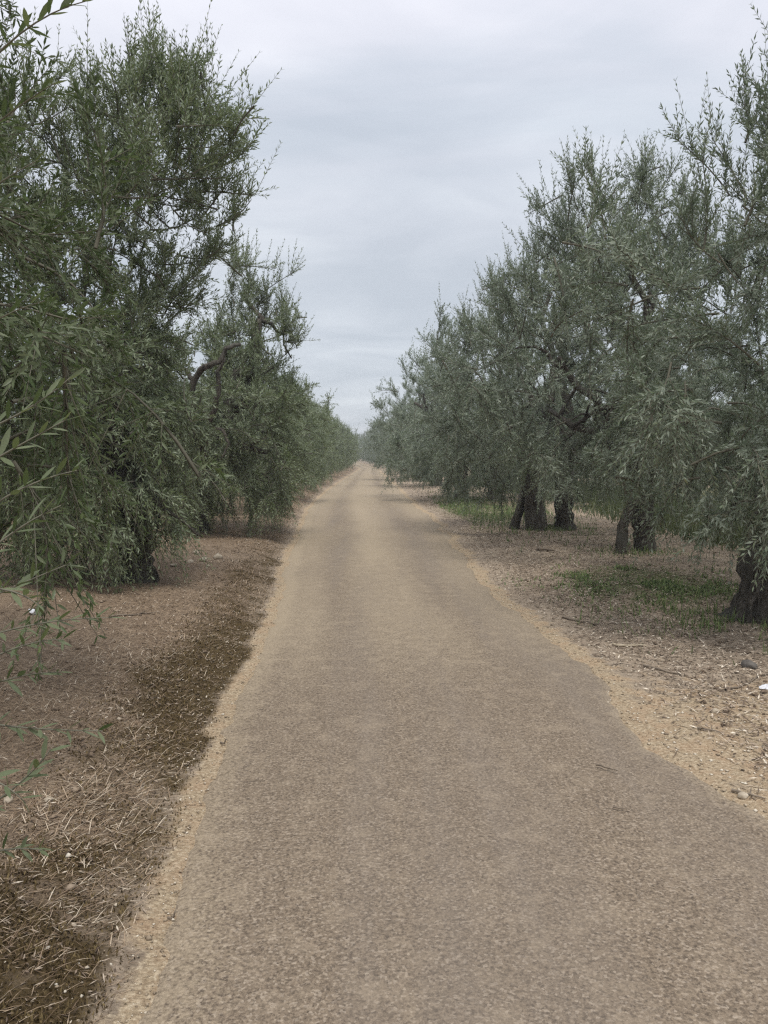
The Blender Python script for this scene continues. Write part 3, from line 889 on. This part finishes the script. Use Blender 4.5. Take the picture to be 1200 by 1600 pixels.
# dry grass on the left bank
mb = MB()
x, y = scatter(rng, 130000, -6.0, 0, 1.7, 34, 1.1)
x = xl(y) - .10 - np.where(rng.rand(len(x)) < .6, np.abs(rng.randn(len(x))) * .8, 3.4 * rng.rand(len(x)))
den = .3 + sstep(.2, .8, vnoise(x, y, .45, 31)) * .5 + vnoise(x, y, .13, 32) * .3
den = den * (1 - .6 * np.clip(moss_mask(x, y), 0, 1))
k = rng.rand(len(x)) < den * (0.35 + .65 * sstep(.1, .4, xl(y) - x))
x, y = x[k], y[k]; n = len(x)
blades(mb, rng, x, y, .025 + .075 * rng.rand(n) * (0.5 + .9 * vnoise(x, y, .7, 33)), np.radians(2 + 40 * rng.rand(n) ** 2.2), .0012 + .0018 * rng.rand(n) + .00024 * y, (rng.randn(n) * .8 + .45 + np.pi * (rng.rand(n) < .4)), np.clip(rng.rand(n) * .9 + (vnoise(x, y, .9, 34) - .5) * .5, 0, 1))
tag(mb.build("dry_grass", M['straw']), "matted brown dry grass on the left bank", "grass", kind="stuff")
# dry moss along the left edge
mb = MB()
x, y = scatter(rng, 60000, 0, 1, 1.7, 20, 1.2)
x = xl(y) - .06 - rng.rand(len(x)) * .8
k = rng.rand(len(x)) < moss_mask(x, y) * 1.1
x, y = x[k], y[k]; n = len(x)
blades(mb, rng, x, y, .008 + .016 * rng.rand(n), np.radians(30 + 60 * rng.rand(n)), .004 + .004 * rng.rand(n) + .0003 * y, rng.rand(n) * 6.28, rng.rand(n))
tag(mb.build("moss", M['moss']), "dark brown mossy fringe along the left road edge", "moss", kind="stuff")
# leaf litter, chips and small twigs
mb = MB()
def flat_litter(x, y, ln, wd, rnd):
    n = len(x)
    az = rng.rand(n) * 6.28
    d = np.stack([np.cos(az), np.sin(az), .22 * rng.randn(n)], 1); d = nrm(d)
    nn = nrm(np.stack([.3 * rng.randn(n), .3 * rng.randn(n), np.ones(n)], 1)); nn = nrm(nn - d * (nn * d).sum(1, keepdims=True))
    P = np.stack([x, y, ground_h(x, y) + .004 + .012 * rng.rand(n)], 1)
    leaves(mb, P, d, nn, ln, wd, rnd, LEAF_LO)
x, y = scatter(rng, 80000, 0, 1, 3.2, 42, 1.0)
dr = .02 + np.abs(rng.randn(len(x))) * 2.2
x = xr(y) + dr
keep = rng.rand(len(x)) < (.25 + .75 * sstep(.05, .7, dr) - .42 * np.clip(sand_mask(x, y), 0, 1))
x, y = x[keep], y[keep]; n = len(x)
flat_litter(x, y, .02 + .045 * rng.rand(n), .004 + .008 * rng.rand(n) + .0003 * y, np.clip(rng.rand(n) ** 1.2 + .1 * rng.randn(n), 0, 1))
x, y = scatter(rng, 20000, 0, 1, 1.8, 30, .8)
x = xl(y) - .12 - np.abs(rng.randn(len(x))) * 1.9; n = len(x)
flat_litter(x, y, .015 + .03 * rng.rand(n), .002 + .004 * rng.rand(n) + .0005 * y, np.clip(rng.rand(n) ** 1.6, 0, 1))
y = 3.2 * (30 / 3.2) ** rng.rand(5000); dr = .1 + np.abs(rng.randn(5000)) * 1.9; x = xr(y) + dr
kk = rng.rand(5000) < .2 + .8 * sstep(.2, .9, dr); x, y = x[kk], y[kk]; n = len(x)
flat_litter(x, y, .05 + .10 * rng.rand(n), .003 + .004 * rng.rand(n) + .0004 * y, np.where(rng.rand(n) < .6, .2 * rng.rand(n), .5 + .5 * rng.rand(n)))
tag(mb.build("leaf_litter", M['litter']), "fallen olive leaves, chips and twigs strewn over the verges", "litter", kind="stuff")
# gravel
ico_v, ico_f = None, None
import bmesh
bmx = bmesh.new(); bmesh.ops.create_icosphere(bmx, subdivisions=1, radius=1.0)
bmx.verts.ensure_lookup_table()
ico_v = np.array([v.co[:] for v in bmx.verts]); ico_f = np.array([[v.index for v in q_.verts] for q_ in bmx.faces]); bmx.free()
mb = MB()
def gravel(x, y, s):
    n = len(x)
    oct_v = np.array([[1, 0, 0], [0, 1, 0], [-1, 0, 0], [0, -1, 0], [0, 0, 1], [0, 0, -1.0]])
    oct_f = np.array([[0, 1, 4], [1, 2, 4], [2, 3, 4], [3, 0, 4], [1, 0, 5], [2, 1, 5], [3, 2, 5], [0, 3, 5]])
    V = oct_v[None] * (s[:, None, None] * (0.55 + .8 * rng.rand(n, 6, 1)) * np.array([1, 1, .6]))
    a = rng.rand(n) * 6.28
    c, s_ = np.cos(a)[:, None], np.sin(a)[:, None]
    V = np.stack([V[..., 0] * c - V[..., 1] * s_, V[..., 0] * s_ + V[..., 1] * c, V[..., 2]], -1)
    V += np.stack([x, y, ground_h(x, y) + s * .25], 1)[:, None, :]
    F = (np.arange(n) * 6)[:, None, None] + oct_f[None]
    mb.add(V.reshape(-1, 3), F.reshape(-1, 3), np.repeat(rng.rand(n), 6))
y = 1.8 * (22 / 1.8) ** rng.rand(3500); x = xl(y) - np.abs(rng.randn(3500)) * .16 + .03
gravel(x, y, .002 + .006 * rng.rand(3500) ** 3)
y = 3.2 * (22 / 3.2) ** rng.rand(7000); x = xr(y) - .04 + np.abs(rng.randn(7000)) * .8
gravel(x, y, .003 + .010 * rng.rand(7000) ** 3)
y = 1.8 * (22 / 1.8) ** rng.rand(500); x = xl(y) - np.abs(rng.randn(500)) * 1.2
gravel(x, y, .004 + .012 * rng.rand(500) ** 3)
tag(mb.build("gravel", M['gravel']), "small pale gravel scattered along the road edges", "gravel", kind="stuff")

# clods of dry soil
mb = MB()
y = 2.2 * (26 / 2.2) ** rng.rand(3000); x = xl(y) - .3 - 3.6 * rng.rand(3000)
gravel(x, y, .004 + .020 * rng.rand(3000) ** 2.5)
y = 4.0 * (30 / 4.0) ** rng.rand(3000); x = xr(y) + .5 + 4.0 * rng.rand(3000)
gravel(x, y, .004 + .022 * rng.rand(3000) ** 2.5)
tag(mb.build("soil_clods", M['clod']), "small brown clods of dry soil strewn under the trees", "soil", kind="stuff")
# green weeds and grass on the right
mb = MB()
x = G1[0] + rng.randn(16000) * .8; y = G1[1] + rng.randn(16000) * .9
k = rng.rand(16000) < green_mask(x, y) * (0.1 + 1.2 * sstep(.40, .68, vnoise(x, y, .42, 41)))
x, y = x[k], y[k]; n = len(x)
blades(mb, rng, x, y, .03 + .06 * rng.rand(n), np.radians(15 + 55 * rng.rand(n)), .010 + .010 * rng.rand(n), rng.rand(n) * 6.28, rng.rand(n), .6)
tag(mb.build("green_weeds", M['weed']), "bright green weed patch in front of the slanting stem", "weeds", kind="stuff")
mb = MB()
x = G2[0] + rng.randn(9000) * 1.0; y = G2[1] + rng.randn(9000) * 3.6
k = (rng.rand(9000) < .15 + vnoise(x, y, .8, 42)) & (x > xr(y) + .7)
x, y = x[k], y[k]; n = len(x)
blades(mb, rng, x, y,   .05 + .13 * rng.rand(n), np.radians(35 + 50 * rng.rand(n)), .010 + .010 * rng.rand(n), rng.rand(n) * 6.28, rng.rand(n) * .8, .4)
tag(mb.build("green_grass", M['weed']), "dark green grass growing under the middle trees on the right", "grass", kind="stuff")
mb = MB()
x = 4.6 + 6 * rng.rand(40000); y = 10 + 36 * rng.rand(40000) ** 1.3
x = np.where(y > 20, x - .06 * (y - 20), x)
k = (rng.rand(40000) < sstep(4.9, 6.0, x + .06 * np.maximum(y - 20, 0)) * sstep(.12, .5, vnoise(x, y, 1.6, 43))) & (x > xr(y) + 2.2)
x, y = x[k], y[k]; n = len(x)
blades(mb, rng, x, y, .12 + .62 * rng.rand(n) * vnoise(x, y, 1.3, 44), np.radians(40 + 50 * rng.rand(n)), .014 + .018 * rng.rand(n), rng.rand(n) * 6.28, rng.rand(n), .4)
tag(mb.build("undergrowth", M['undergrowth']), "tall green undergrowth in the shade behind the right-hand trunks", "undergrowth", kind="stuff")

mb = MB()
for (px_, py_, nn_) in ((1165, 974, 900), (1000, 872, 700), (884, 832, 700), (838, 826, 500), (1090, 960, 500), (1000, 985, 160), (950, 955, 140), (1190, 1000, 500), (765, 787, 500), (714, 783, 300)):
    c0 = gp(px_, py_)
    x = c0[0] + rng.randn(nn_) * .38; y = c0[1] + rng.randn(nn_) * .45
    k = (rng.rand(nn_) < sstep(.3, .7, vnoise(x, y, .25, 71))) & (x > xr(y) + .4)
    x, y = x[k], y[k]; n = len(x)
    blades(mb, rng, x, y, .04 + .13 * rng.rand(n) ** 1.5, np.radians(30 + 58 * rng.rand(n)), .005 + .009 * rng.rand(n), rng.rand(n) * 6.28, rng.rand(n) * .9, .5)
tag(mb.build("trunk_weeds", M['weed']), "straggling weeds around the feet of the right-hand trunks", "weeds", kind="stuff")

# ---------------------------------------------------------------- countable small things
def stone(px, size, label, mat='stone', seed=0, flat=.6, group="loose stones on the verges"):
    r = np.random.RandomState(seed)
    p = gp(*px)
    V = ico_v * (0.75 + .5 * r.rand(len(ico_v), 1)) * np.array([1, .8, flat]) * size
    mb = MB(); mb.add(V, ico_f)
    o = mb.build("stone", M[mat])
    o.location = (p[0], p[1], float(ground_h(p[0], p[1])) + size * flat * .45)
    o.rotation_euler = (0, 0, r.rand() * 6)
    bv = o.modifiers.new("bevel", 'BEVEL'); bv.width = size * .12; bv.segments = 2
    tag(o, label, "stone", group)
    return o

stone((341, 884), .10, "largest pale block at the right end of the rubble heap under the left trees", seed=1)
stone((318, 890), .075, "grey rounded stone in the middle of the rubble heap under the left trees", seed=2)
stone((298, 892), .07, "low stone in the rubble heap between its two palest blocks", seed=3)
stone((272, 904), .065, "flat pale stone at the left end of the rubble heap", seed=4, flat=.4)
stone((306, 880), .06, "small stone at the back of the rubble heap", seed=5)
stone((326, 900), .04, "small stone in front of the rubble heap", seed=6)
stone((97, 912), .07, "pinkish stone under the nearest left boughs", seed=8)
stone((15, 1297), .03, "cream pebble at the left picture edge below the hanging sprays", seed=9)
stone((78, 1302), .022, "small tan pebble right of the cream one at the left edge", seed=10)
stone((372, 822), .06, "pale stone beneath the bare limbed left tree", seed=11)
stone((1170, 1050), .07, "dark stone lying in the litter at the right edge", 'stone_dark', 12)
stone((1162, 1246), .03, "small cream stone on the sandy patch at the right", seed=13)
stone((1118, 1112), .035, "pale stone in the middle of the sandy patch", seed=14)
stone((860, 826), .10, "weathered stone at the foot of the many-stemmed right tree", seed=16)
stone((1128, 908), .05, "pale stone left of the nearest right trunk", seed=17)

def crumple(px, size, label, seed):
    r = np.random.RandomState(seed)
    bm = bmesh.new(); bmesh.ops.create_icosphere(bm, subdivisions=3, radius=1.0)
    V = np.array([v.co[:] for v in bm.verts]); F = np.array([[v.index for v in f_.verts] for f_ in bm.faces]); bm.free()
    d = np.zeros(len(V))
    for k in range(22):
        nv = nrm(r.randn(3)); d = np.maximum(d, 0) ; V = V - np.maximum(V @ nv - (.55 + .35 * r.rand()), 0)[:, None] * nv * 1.5
    V = V * np.array([1, .7, .55]) * size + r.randn(*V.shape) * size * .02
    p = gp(*px)
    mb = MB(); mb.add(V, F)
    o = mb.build("paper_scrap", M['paper'])
    o.location = (p[0], p[1], float(ground_h(p[0], p[1])) + size * .42)
    tag(o, label, "litter", "white paper scraps")
crumple((54, 998), .055, "crumpled white paper scrap on the earth at the left edge", 1)
crumple((1195, 1078), .045, "white paper scrap on the litter at the right edge", 2)

def stick(pa, pb, r, label, mat='stick', seed=0, group="fallen sticks by the road"):
    rg = np.random.RandomState(seed)
    a, b = gp(*pa), gp(*pb)
    c = (a + b) / 2
    n = 8
    t = np.linspace(0, 1, n)[:, None]
    pts = a + (b - a) * t + np.concatenate([rg.randn(n, 2) * np.linalg.norm(b - a) * .03, np.zeros((n, 1))], 1)
    onroad = (pts[:, 0] > xl(pts[:, 1])) & (pts[:, 0] < xr(pts[:, 1]))
    pts[:, 2] = np.where(onroad, .028, ground_h(pts[:, 0], pts[:, 1])) + r * 1.2
    mb = MB(); tube(mb, pts - c, np.linspace(r, r * .5, n), 6, rg, .3)
    j = n // 2
    tube(mb, np.stack([pts[j] - c, pts[j] - c + (b - a) * .16 + np.array([.0, .05, .015])]), [r * .5, r * .25], 5)
    o = mb.build("stick", M[mat], None, True)
    o.location = c
    tag(o, label, "stick", group)
stick((838, 850 + 18), (865, 870), .03, "short log lying on the far right litter", seed=1)
stick((880, 965), (935, 975), .014, "bent brown stick on the right litter nearest the slanting stem", seed=2)
stick((955, 1004), (1010, 1012), .012, "bleached stick on the litter above the sandy patch", 'stick_pale', 3)
stick((1005, 1045), (1068, 1058), .010, "dark twig just above the sandy patch on the right", seed=4)
stick((930, 1205), (968, 1215), .006, "thin twig lying on the asphalt at the right", seed=5)
stick((958, 1272), (985, 1276), .004, "smallest twig lying on the asphalt at the right", seed=15)
stick((1090, 1143), (1125, 1147), .007, "dark twig across the sandy patch on the right", seed=6)
stick((1140, 1238), (1195, 1250), .008, "dark twig beside the cream stone at the right edge", seed=7)
stick((170, 1000), (245, 985), .008, "long thin twig beneath the left tree with drooping boughs", seed=8)
stick((345, 1163), (355, 1166), .006, "little twig on the sandy rim of the left road edge", seed=9)
stick((1130, 1078), (1200, 1062), .008, "grey twig near the white scrap at the right edge", seed=10)
stick((262, 1437), (275, 1439), .004, "reddish twig end on the left asphalt edge", seed=12)

# ---------------------------------------------------------------- hazy air
HX0, HX1, HY0, HY1, HZ0, HZ1 = -1600, 1600, -700, 3200, -1.5, 9.0
hv = [(x, y, z) for z in (HZ0, HZ1) for (x, y) in ((HX0, HY0), (HX1, HY0), (HX1, HY1), (HX0, HY1))]
hme = bpy.data.meshes.new("haze")
hme.from_pydata(hv, [], [(3, 2, 1, 0), (4, 5, 6, 7), (0, 1, 5, 4), (1, 2, 6, 5), (2, 3, 7, 6), (3, 0, 4, 7)])
hm_ = bpy.data.materials.new("haze_air"); hm_.use_nodes = True
hn = hm_.node_tree.nodes; hn.clear()
ho = hn.new("ShaderNodeOutputMaterial"); pv = hn.new("ShaderNodeVolumePrincipled")
pv.inputs['Color'].default_value = (0.93, 0.96, 1.0, 1)
pv.inputs['Density'].default_value = 0.0016
hm_.node_tree.links.new(pv.outputs[0], ho.inputs['Volume'])
hme.materials.append(hm_)
tag(link("haze", hme), "thin pale haze hanging over the lane", "haze", kind="stuff")
